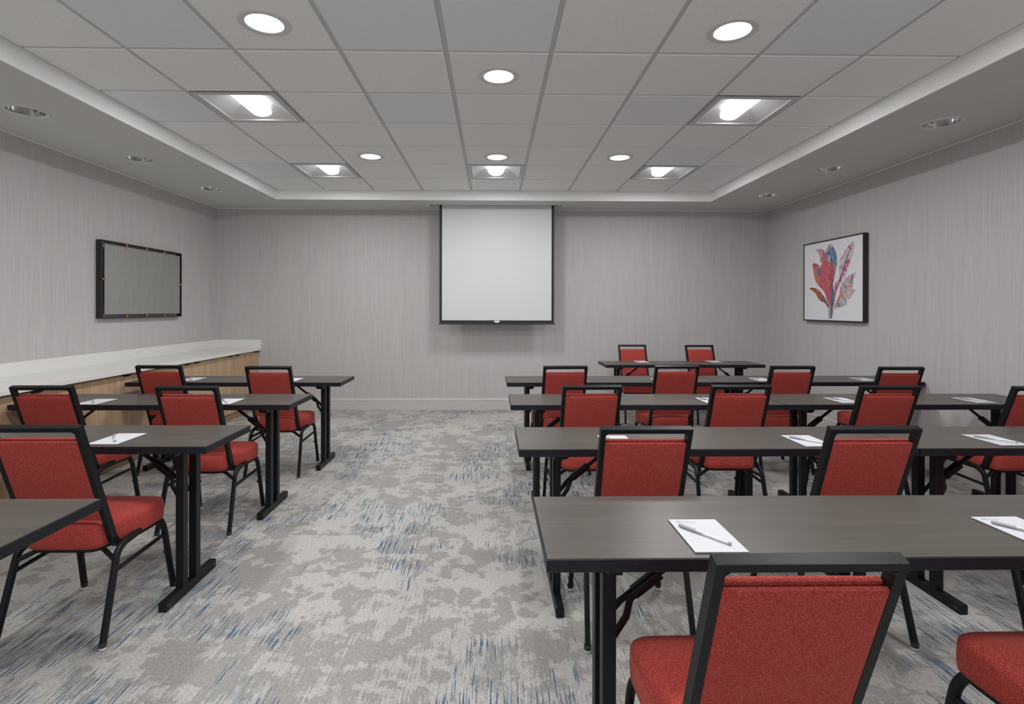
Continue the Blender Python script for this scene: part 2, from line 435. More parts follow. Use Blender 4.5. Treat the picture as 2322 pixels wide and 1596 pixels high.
gr.box(TX0, TX0+.012, TY0, TY1, ZT+.006, ZT+.02); gr.box(TX1-.012, TX1, TY0, TY1, ZT+.006, ZT+.02); gr.box(TX0, TX1, TY1-.012, TY1, ZT+.006, ZT+.02)
rf = MB(); rf.box(XL-.1, XR+.1, YN-.1, YB+.1, 3.05, 3.12)
struct(rf.build('ceiling_deck', M['dark']))
struct(tl.build('ceiling_tiles', [M['tile'], M['tile2']], ceiling)); struct(gr.build('trim_3', M['grid']))
# light-tight back of the tray above the tiles
# (the plenum stays dark; tiles and bars overlap so no light leaks)

# ------------------------------------------------------------------ recessed 2x2 troffers
def make_troffer():
    root = empty('recessed_troffer', (0, 0, 0)); h = T/2-.0125
    mb = MB(); N = 44; e = .040; H = .085; hw = h-e
    def hz(x, y):
        dx = (hw-abs(x))/hw; dy = (hw-abs(y))/.17
        a = H*math.sin(min(1, max(0, dx)*1.25)*math.pi/2); b = H*min(1, max(0, dy))
        return min(a, b)
    xs = [-hw+2*hw*i/N for i in range(N+1)]
    vs = [(x, y, .002+hz(x, y)) for y in xs for x in xs]
    fs = [(j*(N+1)+i, (j+1)*(N+1)+i, (j+1)*(N+1)+i+1, j*(N+1)+i+1) for j in range(N) for i in range(N)]
    mb.add(vs, fs, smooth=False); rfl = mb.build('reflector', M['refl'], root)
    mb = MB()
    mb.box(-h, -hw, -h, h, .0, .006); mb.box(hw, h, -h, h, .0, .006); mb.box(-hw, hw, -h, -h+.013, .0, .006); mb.box(-hw, hw, h-.013, h, .0, .006)
    mb.box(-hw, hw, -h+.012, -hw, .001, .005); mb.box(-hw, hw, hw, h-.012, .001, .005)
    mb.build('frame', M['grid'], root)
    mb = MB(); n = 12; wv = .088; L = hw-.055
    ring = [(-wv*math.cos(math.pi*k/n), .062-.052*math.sin(math.pi*k/n)) for k in range(n+1)]
    vs = []
    for y, sc in ((-L-.035, .35), (-L, 1), (L, 1), (L+.035, .35)):
        vs += [(x, y, .062+(z-.062)*sc) for x, z in ring]
    k = n+1
    fs = [(a*k+i, a*k+i+1, (a+1)*k+i+1, (a+1)*k+i) for a in range(3) for i in range(n)]
    mb.add(vs, fs, smooth=True); mb.build('lamp_lens', M['lens'], root)
    ld = bpy.data.lights.new('troffer_lamp', 'AREA'); ld.shape = 'RECTANGLE'; ld.size = .10; ld.size_y = 2*L; ld.energy = P_TROFFER; ld.color = (.985, .99, 1)
    lo = bpy.data.objects.new('lamp_light', ld); COL.objects.link(lo); lo.parent = root; lo.location = (0, 0, .0085)
    mb = MB()
    mb.box(-h+.01, h-.01, -h+.01, h-.01, .10, .12)
    mb.box(-h, -h+.004, -h, h, .006, .10); mb.box(h-.004, h, -h, h, .006, .10); mb.box(-h, h, -h, -h+.004, .006, .10); mb.box(-h, h, h-.004, h, .006, .10)
    mb.build('housing', M['dark'], root)
    return root
tr = Maker(make_troffer())
TL = {(0, 1): 'lit square ceiling troffer in the left column, nearest of the left troffers in view',
      (6, 1): 'lit square ceiling troffer in the right column, nearest of the right troffers in view',
      (0, 4): 'lit square ceiling troffer at far left, diagonally beyond the far left round downlight',
      (3, 4): 'lit square ceiling troffer in the centre, directly above the projection screen',
      (6, 4): 'lit square ceiling troffer at far right, diagonally beyond the far right round downlight'}
for (k, j) in TROF:
    lb = TL.get((k, j))
    if lb is None:
        side = {0: 'left', 3: 'centre', 6: 'right'}[k]
        lb = 'lit square ceiling troffer overhead in the %s column, %s' % (side, 'just above the camera view' if j == -2 else 'behind the camera')
    tr.put((GX0+(k+.5)*T, GY0+(j+.5)*T, ZT), 0, lb, 'ceiling light', 'square troffers in the ceiling tray')

# ------------------------------------------------------------------ round downlights in tiles
def make_down():
    root = empty('round_downlight', (0, 0, 0))
    mb = MB(); mb.lathe([(.132, .0), (.131, -.004), (.127, -.006), (.098, -.006), (.0945, -.003), (.094, .004)], 0, 0, 0, 48); mb.build('trim_ring', M['trimw'], root)
    mb = MB(); pr = [(.094, .002)]
    for i in range(8): pr += [(.094-.0022*i, .002+.0065*i+.005), (.094-.0022*(i+1), .002+.0065*(i+1))]
    mb.lathe(pr, 0, 0, 0, 48, smooth=False); mb.build('baffle', M['refl'], root)
    mb = MB(); mb.lathe([(.079, .0535), (.05, .0525), (.001, .052)], 0, 0, 0, 48); mb.build('lamp_lens', M['dlens'], root)
    mb = MB(); mb.lathe([(.0972, .007), (.0972, .09), (.001, .092)], 0, 0, 0, 32); mb.build('housing', M['dark'], root)
    return root
dn = Maker(make_down())
DL = {(1, -1): 'lit round downlight at upper left, nearest of the left downlights',
      (5, -1): 'lit round downlight at upper right, nearest of the right downlights',
      (3, 0): 'lit round downlight in the middle of the tray, between the two nearest ones',
      (1, 3): 'lit round downlight at left in the far row of three downlights',
      (3, 3): 'lit round downlight in the centre, just in front of the centre troffer',
      (5, 3): 'lit round downlight at right in the far row of three downlights'}
for (k, j) in DOWN:
    cx, cy = DXY.get((k, j), (GX0+(k+.5)*T, GY0+(j+.5)*T))
    lb = DL.get((k, j)) or 'lit round downlight behind the camera, %s' % {1: 'left', 3: 'centre', 5: 'right'}[k]
    dn.put((cx, cy, ZT), 0, lb, 'ceiling light', 'round downlights in the ceiling tray')

# ------------------------------------------------------------------ unlit soffit downlights
def make_soffit_light():
    root = empty('soffit_downlight', (0, 0, 0))
    mb = MB(); mb.lathe([(.134, 0), (.133, -.006), (.127, -.008), (.110, -.006), (.106, .003)], 0, 0, 0, 48); mb.build('trim_ring', M['trimw'], root)
    mb = MB(); mb.lathe([(.1065, .001), (.105, .02), (.099, .05), (.088, .085), (.07, .12), (.05, .14)], 0, 0, 0, 48); mb.build('reflector', M['chrome'], root)
    mb = MB(); mb.lathe([(.05, .139), (.001, .139)], 0, 0, 0, 24)
    mb.build('socket_plate', M['dark'], root)
    mb = MB(); mb.lathe([(.001, .085), (.016, .088), (.024, .098), (.024, .139)], 0, 0, 0, 24)
    mb.build('lamp', M['white'], root)
    mb = MB(); mb.lathe([(.1105, .004), (.1105, .16), (.001, .162)], 0, 0, 0, 32); mb.build('housing', M['dark'], root)
    return root
sl = Maker(make_soffit_light())
for side, L in (('left', SOF_L), ('right', SOF_R)):
    nm = ['behind the camera', 'beside the camera', 'just ahead of the camera', 'nearest in view', 'middle of the three in view', 'farthest, near the back wall']
    for i, (x, y) in enumerate(L):
        sl.put((x, y, ZS), 0, 'unlit chrome downlight in the %s soffit, %s' % (side, nm[i]), 'ceiling light', 'chrome downlights along the side soffits')

# ================================================================== projection screen
root = empty('projection_screen', (.035, 7.11, 1.18))
tag(root, 'white pull-down projection screen with black borders hanging from the soffit', 'projector screen')
O = Vector((.035, 7.11, 1.18))
def loc(mb):
    mb.v = [(x-O.x, y-O.y, z-O.z) for x, y, z in mb.v]; return mb
mb = MB(); ya = 7.1095
mb.box(-.669, .772, ya, ya+.001, 1.231, 2.80); loc(mb).build('screen_fabric', M['screen'], root)
mb = MB()
mb.box(-.703, -.669, ya-.0005, ya+.0015, 1.19, 2.80); mb.box(.772, .806, ya-.0005, ya+.0015, 1.19, 2.80); mb.box(-.669, .772, ya-.0005, ya+.0015, 1.19, 1.231)
loc(mb).build('screen_border', M['sblack'], root)
mb = MB(); mb.extrude([(ya+.0005+a, 1.183+b) for a, b in rrect(.014, .012, .004)], 0, -.716, .824); loc(mb).build('weight_bar', M['sblack'], root)
mb = MB(); mb.box(.018, .086, ya-.0015, ya-.0006, 1.205, 1.226)
mb.box(.040, .066, ya-.0014, ya-.0006, 1.199, 1.2055)
loc(mb).build('maker_label', M['white'], root)
mb = MB(); mb.lathe([(.03, 0), (.03, 1.55)], 0, 0, 0, 20, cap=True)
mb.v = [(z-.74, 7.125+x, 2.815+y) for x, y, z in mb.v]; loc(mb).build('roller', M['screen'], root)
mb = MB()
a0, a1, b0, b1 = SX0, SX1, SY0, SY1
mb.box(a0-.025, a1+.025, b0-.028, b0, ZS-.006, ZS-.0005); mb.box(a0-.025, a1+.025, b1, b1+.028, ZS-.006, ZS-.0005)
mb.box(a0-.025, a0, b0, b1, ZS-.006, ZS-.0005); mb.box(a1, a1+.025, b0, b1, ZS-.006, ZS-.0005)
loc(mb).build('slot_trim', M['white'], root)
mb = MB(); h2 = 2.90
mb.quad((a0, b0, ZS), (a1, b0, ZS), (a1, b0, h2), (a0, b0, h2)); mb.quad((a0, b1, ZS), (a0, b1, h2), (a1, b1, h2), (a1, b1, ZS))
mb.quad((a0, b0, ZS), (a0, b0, h2), (a0, b1, h2), (a0, b1, ZS)); mb.quad((a1, b0, ZS), (a1, b1, ZS), (a1, b1, h2), (a1, b0, h2)); mb.quad((a0, b0, h2), (a1, b0, h2), (a1, b1, h2), (a0, b1, h2))
loc(mb).build('case', M['white'], root)
mb = MB()
for xa, xb in ((-.83, -.79), (-.76, -.712), (.812, .85), (.87, .905)): mb.box(xa, xb, 7.075, 7.15, ZS+.004, ZS+.04)
loc(mb).build('end_bracket', M['dark'], root)

# ================================================================== mirror on the left wall
root = empty('wall_mirror', (XL, 5.83, 1.66)); tag(root, 'rectangular wall mirror in a slim dark frame with brass clips', 'mirror')
def L2(mb): mb.v = [(x-XL, y-5.83, z-1.66) for x, y, z in mb.v]; return mb
y0, y1, z0, z1 = 5.178, 6.492, 1.284, 2.034; XF = XL+.058; fw = .012
mb = MB(); mb.box(XL+.001, XF, y0, y0+fw, z0, z1); mb.box(XL+.001, XF, y1-fw, y1, z0, z1); mb.box(XL+.001, XF, y0+fw, y1-fw, z0, z0+fw); mb.box(XL+.001, XF, y0+fw, y1-fw, z1-fw, z1)
L2(mb).build('mirror_frame', M['bronze'], root, bevel=.0015)
mb = MB(); mb.box(XF-.008, XF-.002, y0+.036, y1-.040, z0+.038, z1-.038); L2(mb).build('mirror_glass', M['mirror'], root)
for (cy, cz, v) in [(5.525, z1-.027, 1), (5.84, z1-.027, 1), (6.155, z1-.027, 1), (5.525, z0+.027, 1), (5.84, z0+.027, 1), (6.155, z0+.027, 1), (y0+.026, 1.66, 0), (y1-.028, 1.66, 0)]:
    mb = MB(); a, b_ = (.013, .019) if v else (.022, .010)
    mb.box(XF-.014, XF+.004, cy-a, cy+a, cz-b_, cz+b_)
    L2(mb).build('brass_clip', M['brass'], root, bevel=.002)

# ================================================================== framed print on the right wall
root = empty('framed_print', (XR, 5.915, 1.7)); tag(root, 'framed botanical print of red, orange and blue leaves on white', 'picture')
def L3(mb): mb.v = [(x-XR, y-5.915, z-1.7) for x, y, z in mb.v]; return mb
y0, y1, z0, z1 = 5.388, 6.442, 1.250, 2.160; XF = XR-.052; fw = .013
mb = MB(); mb.box(XF, XR-.001, y0, y0+fw, z0, z1); mb.box(XF, XR-.001, y1-fw, y1, z0, z1); mb.box(XF, XR-.001, y0+fw, y1-fw, z0, z0+fw); mb.box(XF, XR-.001, y0+fw, y1-fw, z1-fw, z1)
L3(mb).build('picture_frame', M['bronze'], root, bevel=.001)
mb = MB(); mb.box(XF+.006, XF+.03, y0+fw, y1-fw, z0+fw, z1-fw); L3(mb).build('print_sheet', M['canvas'], root)
BL, PK, OR, BR, CR, SL = (.06, .20, .33), (.48, .06, .20), (.62, .19, .10), (.20, .045, .025), (.62, .56, .58), (.12, .15, .22)
LEAF = [
 (1, leaf_mat('blue white leaf', [CR, BL, BL, CR, OR], 9), [(5.942, 2.124), (5.878, 2.071), (5.832, 2.001), (5.814, 1.927), (5.82, 1.855), (5.848, 1.799), (5.865, 1.706), (5.888, 1.656), (5.923, 1.694), (5.959, 1.807), (5.995, 1.914), (6.026, 1.961), (6.022, 2.006), (5.996, 2.062)]),
 (1, leaf_mat('orange bud leaf', [OR, CR, PK, OR, SL], 16), [(6.192, 2.077), (6.118, 2.076), (6.056, 2.058), (6.02, 2.02), (6.013, 1.975), (6.05, 1.918), (6.068, 1.882), (6.105, 1.923), (6.131, 1.971), (6.131, 2.013), (6.181, 2.045)]),
 (2, leaf_mat('pink leaf', [OR, PK, OR, PK, BR], 8), [(6.019, 1.96), (5.959, 1.91), (5.877, 1.903), (5.831, 1.842), (5.848, 1.77), (5.877, 1.685), (5.9, 1.613), (5.923, 1.511), (5.934, 1.393), (5.97, 1.452), (6.006, 1.542), (6.067, 1.619), (6.117, 1.697), (6.124, 1.773), (6.111, 1.878), (6.068, 1.92)]),
 (1, leaf_mat('orange leaf', [BL, OR, OR, PK, BR], 6), [(6.272, 1.934), (6.124, 1.894), (6.111, 1.818), (6.105, 1.741), (6.067, 1.664), (6.031, 1.617), (5.946, 1.511), (5.94, 1.393), (5.994, 1.49), (6.03, 1.573), (6.08, 1.612), (6.193, 1.685), (6.232, 1.764), (6.258, 1.859)]),
 (1, leaf_mat('brown leaf', [BR, BR, OR, BR, SL], 18), [(6.34, 1.621), (6.297, 1.643), (6.193, 1.627), (6.117, 1.59), (6.042, 1.528), (5.994, 1.475), (5.94, 1.393), (5.958, 1.386), (6.03, 1.46), (6.092, 1.469), (6.167, 1.515), (6.193, 1.562), (6.245, 1.587), (6.297, 1.616)]),
 (1, leaf_mat('tall pink white leaf', [PK, CR, CR, PK, OR], 9), [(5.571, 2.096), (5.54, 2.08), (5.534, 2.032), (5.56, 1.952), (5.591, 1.906), (5.622, 1.825), (5.665, 1.758), (5.719, 1.698), (5.774, 1.644), (5.83, 1.581), (5.864, 1.488), (5.887, 1.393), (5.911, 1.393), (5.893, 1.51), (5.876, 1.612), (5.842, 1.676), (5.774, 1.737), (5.786, 1.795), (5.792, 1.853), (5.764, 1.936), (5.698, 1.987), (5.634, 2.05)]),
 (2, leaf_mat('tan blue leaf', [OR, BL, CR, OR, BR], 9), [(5.505, 1.773), (5.528, 1.736), (5.559, 1.69), (5.549, 1.641), (5.58, 1.587), (5.523, 1.588), (5.513, 1.581), (5.559, 1.545), (5.6, 1.497), (5.653, 1.484), (5.653, 1.428), (5.718, 1.414), (5.83, 1.4), (5.876, 1.371), (5.853, 1.444), (5.785, 1.522), (5.763, 1.615), (5.719, 1.677), (5.654, 1.73), (5.58, 1.753)]),
 (3, leaf_mat('stem', [BR, SL, CR, SL], 20), [(5.97, 1.4), (5.876, 1.386), (5.887, 1.335), (5.899, 1.283), (5.963, 1.278), (5.958, 1.341)]),
]
VEIN = [(6, [(5.942, 2.119), (5.906, 1.95), (5.888, 1.802), (5.902, 1.657), (5.922, 1.393), (5.932, 1.393), (5.917, 1.657), (5.906, 1.803), (5.924, 1.952)]),
        (6, [(5.56, 2.083), (5.655, 1.94), (5.714, 1.825), (5.763, 1.722), (5.847, 1.582), (5.887, 1.415), (5.876, 1.415), (5.83, 1.581), (5.747, 1.721), (5.7, 1.824), (5.639, 1.939)]),
        (7, [(5.917, 1.657), (5.876, 1.655), (5.876, 1.51), (5.887, 1.371), (5.904, 1.29), (5.922, 1.29), (5.928, 1.437)])]
def flat(poly, lift, mat, nm):
    mb = MB(); x = XF+.006-.0004*lift; n = len(poly)
    # smooth the traced outline once
    P = []
    for i in range(n):
        a, b = poly[i], poly[(i+1) % n]
        P.append((a[0]*.75+b[0]*.25, a[1]*.75+b[1]*.25)); P.append((a[0]*.25+b[0]*.75, a[1]*.25+b[1]*.75))
    mb.extrude(P, 0, x, x+.0003); L3(mb).build(nm, mat, root)
for lift, mt, poly in LEAF: flat(poly, lift, mt, 'printed_leaf')
vm = simple('slate vein', SL, .7)
for lift, poly in VEIN: flat(poly, lift, vm, 'printed_vein')

# ================================================================== counter and cabinets on the left
CX = -3.15; CZ = .85; CY0 = 2.06
root = empty('countertop', (XL, CY0, CZ-.035)); tag(root, 'long white quartz countertop along the left wall', 'countertop')
def L4(mb): mb.v = [(x-XL, y-CY0, z-CZ+.035) for x, y, z in mb.v]; return mb
mb = MB(); mb.box(XL+.001, CX, CY0, YB-.001, CZ-.035, CZ); L4(mb).build('slab', M['quartz'], root, bevel=.002)
mb = MB(); mb.box(XL+.001, XL+.022, CY0, YB-.022, CZ, CZ+.108); L4(mb).build('backsplash', M['quartz'], root, bevel=.0015)
mb = MB(); mb.box(XL+.001, CX, YB-.021, YB-.001, CZ, CZ+.108); L4(mb).build('side_splash', M['quartz'], root, bevel=.0015)
FX = -3.19
def cabinet(y0, y1, nd, label):
    c = empty('base_cabinet', (XL, (y0+y1)/2, 0)); tag(c, label, 'cabinet', 'oak base cabinets under the countertop')
    def LL(mb): mb.v = [(x-XL, y-(y0+y1)/2, z) for x, y, z in mb.v]; return mb
    mb = MB(); mb.box(XL+.001, FX-.022, y0+.001, y1-.001, .10, CZ-.037); LL(mb).build('body', M['oak'], c)
    mb = MB(); mb.box(XL+.03, FX-.055, y0+.001, y1-.001, 0, .10); LL(mb).build('toe_kick', M['toe'], c)
    wd = (y1-y0)/nd
    for i in range(nd):
        a, b = y0+i*wd+.0018, y0+(i+1)*wd-.0018
        mb = MB(); mb.box(FX-.021, FX, a, b, .10, CZ-.050); d = LL(mb).build('door', M['oak'], c, bevel=.001)
        if i == 0: p, q = b-.135, b-.045
        else: p, q = a+.045, a+.135
        mb = MB(); mb.box(FX-.012, FX+.014, p, q, CZ-.0495, CZ-.0465); mb.box(FX+.011, FX+.014, p, q, CZ-.060, CZ-.0465)
        LL(mb).build('edge_pull', M['bronze'], d)
    return c
cabinet(7.165, 7.405, 1, 'narrow single-door oak cabinet at the back wall end of the counter')
cabinet(6.237, 7.165, 2, 'double-door oak cabinet next to the narrow one, behind the far left table')
cabinet(5.309, 6.237, 2, 'double-door oak cabinet seen just past the farthest left table and chair')
cabinet(4.381, 5.309, 2, 'double-door oak cabinet beside the end of the farthest left table')
cabinet(3.453, 4.381, 2, 'double-door oak cabinet nearest the camera, behind the third table from the back wall')
cabinet(2.525, 3.453, 2, 'double-door oak cabinet at the near end, just out of view')
cabinet(2.061, 2.525, 1, 'single-door oak cabinet closing the near end of the counter, out of view')

# ================================================================== folding training table
TL_, TD, TH, TT = 1.826, .456, .750, .036
def make_table():
    root = empty('folding_table', (0, 0, 0))
    hl, hd = TL_/2, TD/2
    mb = MB(); mb.box(-hl+.002, hl-.002, -hd+.002, hd-.002, TH-TT+.001, TH); mb.build('tabletop', M['lam'], root)
    # edge band: chamfered ring around the top
    mb = MB(); c = .003; zt, zb = TH-.0006, TH-TT
    prof = [(-.003, zb), (0-.0+.0, zb+.002), (0, zt-c), (-c, zt), (-.0035, zt)]
    R = []
    for (d, z) in prof: R.append([(-hl-d, -hd-d, z), (hl+d, -hd-d, z), (hl+d, hd+d, z), (-hl-d, hd+d, z)])
    vs = [p for r in R for p in r]; fs = []
    for i in range(len(R)-1):
        for j in range(4): fs.append((i*4+j, i*4+(j+1) % 4, (i+1)*4+(j+1) % 4, (i+1)*4+j))
    mb.add(vs, fs); mb.add(R[0], [(3, 2, 1, 0)])
    mb.build('edge_band', M['edge'], root)
    for s in (-1, 1):
        x = s*(hl-.184)
        for k in (-1, 1):
            mb = MB(); cy = -.04+k*.056
            mb.extrude([(x+a, cy+b) for a, b in rrect(.038, .042, .003, 2)], 2, .045, TH-TT-.004)
            leg = mb.build('leg', M['metal'], root)
            mb = MB(); mb.extrude([(cy+a, .47+b) for a, b in [(.006*math.cos(t*math.pi/5), .006*math.sin(t*math.pi/5)) for t in range(10)]], 0, x-s*.019-.003, x-s*.019+.003)
            mb.build('bolt', M['chrome'], leg)
        mb = MB(); fy = .437/2; fc = -.03
        mb.extrude([(x+a, .024+b) for a, b in rrect(.037, .044, .004, 2)], 1, fc-fy, fc+fy)
        ft = mb.build('foot_bar', M['metal'], root)
        for k in (-1, 1):
            for q in (-1, 1):
                mb = MB(); cy = fc+k*(fy-.022)
                circ = [(cy+.0085*math.cos(t*math.pi/8), .024+.0085*math.sin(t*math.pi/8)) for t in range(16)]
                mb.extrude(circ, 0, x+q*.0185-.0015, x+q*.0185+.0015); mb.build('screw_cap', M['cap'], ft)
        # top rail tying the two posts under the top + folding hinge
        mb = MB(); mb.box(x-.019, x+.019, -.19, .13, TH-TT-.026, TH-TT-.0005); mb.build('top_rail', M['metal'], root, bevel=.002)
        for k in (-1, 1):
            mb = MB(); cy = -.04+k*.10
            xc = x-s*.034
            prof = [(xc-.022, TH-TT-.0005)] + [(xc+.022*math.cos(math.radians(a)), TH-TT-.012+.022*math.sin(math.radians(a))) for a in range(180, 361, 20)] + [(xc+.022, TH-TT-.0005)]
            mb.extrude(prof, 1, cy-.002, cy+.002); mb.build('hinge_plate', M['metal'], root)
        # diagonal folding brace with sliding lock
        cy = -.04
        A = Vector((x-s*.262, cy, TH-TT-.012)); B = Vector((x-s*.085, cy, .565)); C_ = Vector((x-s*.02, cy, .485))
        mb = MB(); mb.tube([A, B], rrect(.020, .014, .003, 2), up=(0, 1, 0))
        for k in (-1, 1):
            mb.tube([B+Vector((s*-.012, k*.010, .010)), B+Vector((s*.012, k*.012, -.012)), Vector((x-s*.055, cy+k*.040, .52)), Vector((x-s*.012, cy+k*.050, .462))], rrect(.006, .020, .002, 2), up=(0, 1, 0))
        br = mb.build('folding_brace', M['metal'], root)
        D = (A-B).normalized(); S0 = B+D*.0; S1 = B+D*.095
        mb = MB(); mb.tube([S0, S1], rrect(.034, .028, .004, 2), up=(0, 1, 0)); mb.build('lock_sleeve', M['metal'], br)
        mb = MB(); mb.box(A.x-.02, A.x+.02, cy-.03, cy+.03, TH-TT-.014, TH-TT-.0005); mb.build('brace_bracket', M['metal'], root)
    return root
tb = Maker(make_table())
H2 = TL_/2
def table(xa, ya, label, group, rz=0, flip=False):
    return tb.put((xa+H2, ya+TD/2, 0), rz+(math.pi if flip else 0), label, 'table', group)
GR, GL = 'folding tables on the right side of the aisle', 'folding tables on the left side of the aisle'
table(.137, 1.363, 'dark folding table in the right foreground, nearest to the camera', GR)
table(.119, 2.430, 'dark folding table right of the aisle in the second row from the camera', GR)
table(1.950, 2.430, 'dark folding table nearer the right wall in the second row from the camera', GR)
table(.119, 3.553, 'dark folding table right of the aisle in the third row from the camera', GR)
table(1.950, 3.553, 'dark folding table against the right wall in the third row from the camera', GR)
table(.120, 4.640, 'dark folding table right of the aisle in the fourth row, left of the seam', GR, rz=.012)
table(1.951, 4.655, 'dark folding table against the right wall in the fourth row from the camera', GR)
table(1.287, 6.115, 'dark folding presenter table facing the rows at the back wall', None, flip=True)
table(-1.300-TL_, 1.360, 'dark folding table corner in the left foreground, nearest to the camera', GL)
table(-1.312-TL_, 2.496, 'dark folding table left of the aisle in the second row from the camera', GL)
table(-1.335-TL_, 3.570, 'dark folding table left of the aisle in the third row from the camera', GL)
table(-1.302-TL_, 4.645, 'dark folding table farthest back on the left, one end by the oak cabinets', GL)

# ================================================================== banquet chair
def slab(mb, x0, x1, z0, z1, ys, puff, nx=12, nz=12, r=.02):
    """rounded cushion standing in the x-z plane, thickness along y: ys=(back, front)"""
    def sup(t): return 1-abs(t)**6
    for side in (0, 1):
        base = ys[side]; sg = -1 if side == 0 else 1
        vs = []
        for j in range(nz+1):
            for i in range(nx+1):
                a, b = -1+2*i/nx, -1+2*j/nz
                # ease spacing toward edges
                a = math.sin(a*math.pi/2); b = math.sin(b*math.pi/2)
                f = (max(0, sup(a))*max(0, sup(b)))**.5
                vs.append(((x0+x1)/2+a*(x1-x0)/2, base+sg*puff[side]*(f-1)*1.0, (z0+z1)/2+b*(z1-z0)/2))
        o = nx+1
        fs = [(j*o+i, j*o+i+1, (j+1)*o+i+1, (j+1)*o+i) if side == 0 else (j*o+i, (j+1)*o+i, (j+1)*o+i+1, j*o+i+1) for j in range(nz) for i in range(nx)]
        mb.add(vs, fs, smooth=True)
        if side == 0: V0 = vs
        else: V1 = vs
    bd = [i for i in range(nx+1)] + [j*(nx+1)+nx for j in range(1, nz+1)] + [nz*(nx+1)+i for i in range(nx-1, -1, -1)] + [j*(nx+1) for j in range(nz-1, 0, -1)]
    k = len(bd); vs = [V0[i] for i in bd]+[V1[i] for i in bd]
    mb.add(vs, [(i, (i+1) % k, k+(i+1) % k, k+i) for i in range(k)], smooth=True)
def make_chair():
    root = empty('banquet_chair', (0, 0, 0))
    HW = .180; tw = .020; td = .030
    # back frame: rear line from top to the lower bend
    tp = Vector((-.073, .914)); lo = Vector((.118, .402)); u = (tp-lo).normalized(); n = Vector((u.y, -u.x))      # n points forward
    P0 = tp; P1 = lo
    outer = [tp] + [Vector(q) for q in [(.118, .402), (.126, .383), (.138, .367), (.154, .357), (.175, .353), (.42, .353)]]
    inner = [Vector((.42, .372)), Vector((.185, .374)), Vector((.168, .381)), Vector((.156, .394)), Vector((.149, .410)), tp+n*td]
    poly = [(p.x, p.y) for p in outer+inner]
    mb = MB()
    for s in (-1, 1):
        a, b = (HW-tw, HW) if s > 0 else (-HW, -HW+tw)
        mb.extrude(poly, 0, a, b)
    q = [tp, tp+n*td, tp+n*td-u*tw, tp-u*tw]
    mb.extrude([(p.x, p.y) for p in q], 0, -HW+tw-.0005, HW-tw+.0005)
    for s in (-1, 1):   # little welded inner corners
        xa = s*(HW-tw); c0 = tp-u*tw
        w3 = [(xa, c0), (xa-s*.010, c0), (xa, c0-u*.010)]
        vs = [(a_, p.x, p.y) for a_, p in w3] + [(a_, (p+n*td).x, (p+n*td).y) for a_, p in w3]
        mb.add(vs, [(0, 1, 2), (5, 4, 3), (1, 4, 5, 2)])
    mb.build('back_frame', M['metal'], root, bevel=.0028, seg=2, ang=40)
    # upholstery of the back, built upright then leaned with the frame
    def lean(mb):
        out = []
        for x, y, z in mb.v:
            p = tp + n*y - u*z; out.append((x, p.x, p.y))
        mb.v = out; return mb
    W = HW-tw+.0003
    mb = MB(); slab(mb, -W, W, .066, .448, (-.003, .016), (.0045, .004)); lean(mb).build('back_panel', M['fabric'], root)
    mb = MB(); slab(mb, -W+.003, W-.003, .0615, .444, (.0165, .048), (.003, .016)); lean(mb).build('back_cushion', M['fabric'], root)
    # seat: tapered plan, crowned
    N = 56
    def plan(t, ins):
        a = 2*math.pi*t
        c, s = math.cos(a), math.sin(a)
        e = .24
        X = math.copysign(abs(c)**e, c); Y = math.copysign(abs(s)**e, s)
        y = .262+Y*(.190-ins)
        k = (Y+1)/2
        q_ = min(1, max(0, (k-.13)/.30)); hw = .155+.050*q_*q_*(3-2*q_)+.014*k
        return (X*(hw-ins), y)
    rings = [(.020, .3735), (.006, .375), (.0, .381), (-.002, .405), (-.001, .434), (0, .448), (.003, .457), (.009, .4635), (.018, .4675), (.035, .471), (.065, .477), (.10, .482), (.15, .485)]
    vs = []
    for ins, z in rings:
        for k in range(N):
            x, y = plan(k/N, ins)
            rise = .010*max(0, (y-.1)/.35) if z > .43 else 0
            vs.append((x, y, z+rise))
    fs = [(i*N+j, i*N+(j+1) % N, (i+1)*N+(j+1) % N, (i+1)*N+j) for i in range(len(rings)-1) for j in range(N)]
    mb = MB(); mb.add(vs, fs, smooth=True); mb.add(vs[-N:], [tuple(range(N))], smooth=True); mb.add(vs[:N], [tuple(range(N-1, -1, -1))])
    mb.build('seat', M['fabric'], root)
    mb = MB(); b0 = [plan(k/N, .010) for k in range(N)]
    mb.extrude(b0, 2, .362, .3765); mb.build('seat_pan', M['metal'], root)
    # legs: oval bent tube, two per side
    prof = rrect(.020, .028, .0055, 3)
    for s in (-1, 1):
        ft, tx = .2165, .204
        rear = fillet([(s*ft, .012, .020), (s*(tx+.003), .108, .352), (s*tx, .150, .3735), (s*(tx-.002), .27, .3845)], [.05, .03], 6)
        front = fillet([(s*(tx-.002), .27, .3845), (s*tx, .392, .3895), (s*(tx+.003), .432, .335), (s*ft, .494, .020)], [.05, .04], 6)
        for pts, end in ((rear, rear[0]), (front, front[-1])):
            mb = MB(); mb.tube(pts, prof, up=(1, 0, 0)); lg = mb.build('leg', M['metal'], root)
            mb = MB(); mb.lathe([(.0145, .012), (.015, .020), (.0155, .028), (.014, .030)], end.x, end.y, 0, 16, mi=0, cap=True)
            mb.lathe([(.010, 0), (.0135, .002), (.0135, .009), (.009, .0125)], end.x, end.y, 0, 16, mi=1, cap=True)
            mb.build('glide', [M['cap'], M['glide']], lg)
        mb = MB(); mb.tube([(s*(tx+.004), .095, .280), (s*(tx+.004), .445, .293)], rrect(.014, .018, .006, 2), up=(1, 0, 0)); mb.build('side_stretcher', M['metal'], root)
        mb = MB(); mb.tube(fillet([(s*.085, .16, .362), (s*.130, .135, .357), (s*(tx+.002), .098, .322)], .03, 4), rrect(.013, .020, .005, 2), up=(0, 1, 0)); mb.build('brace', M['metal'], root)
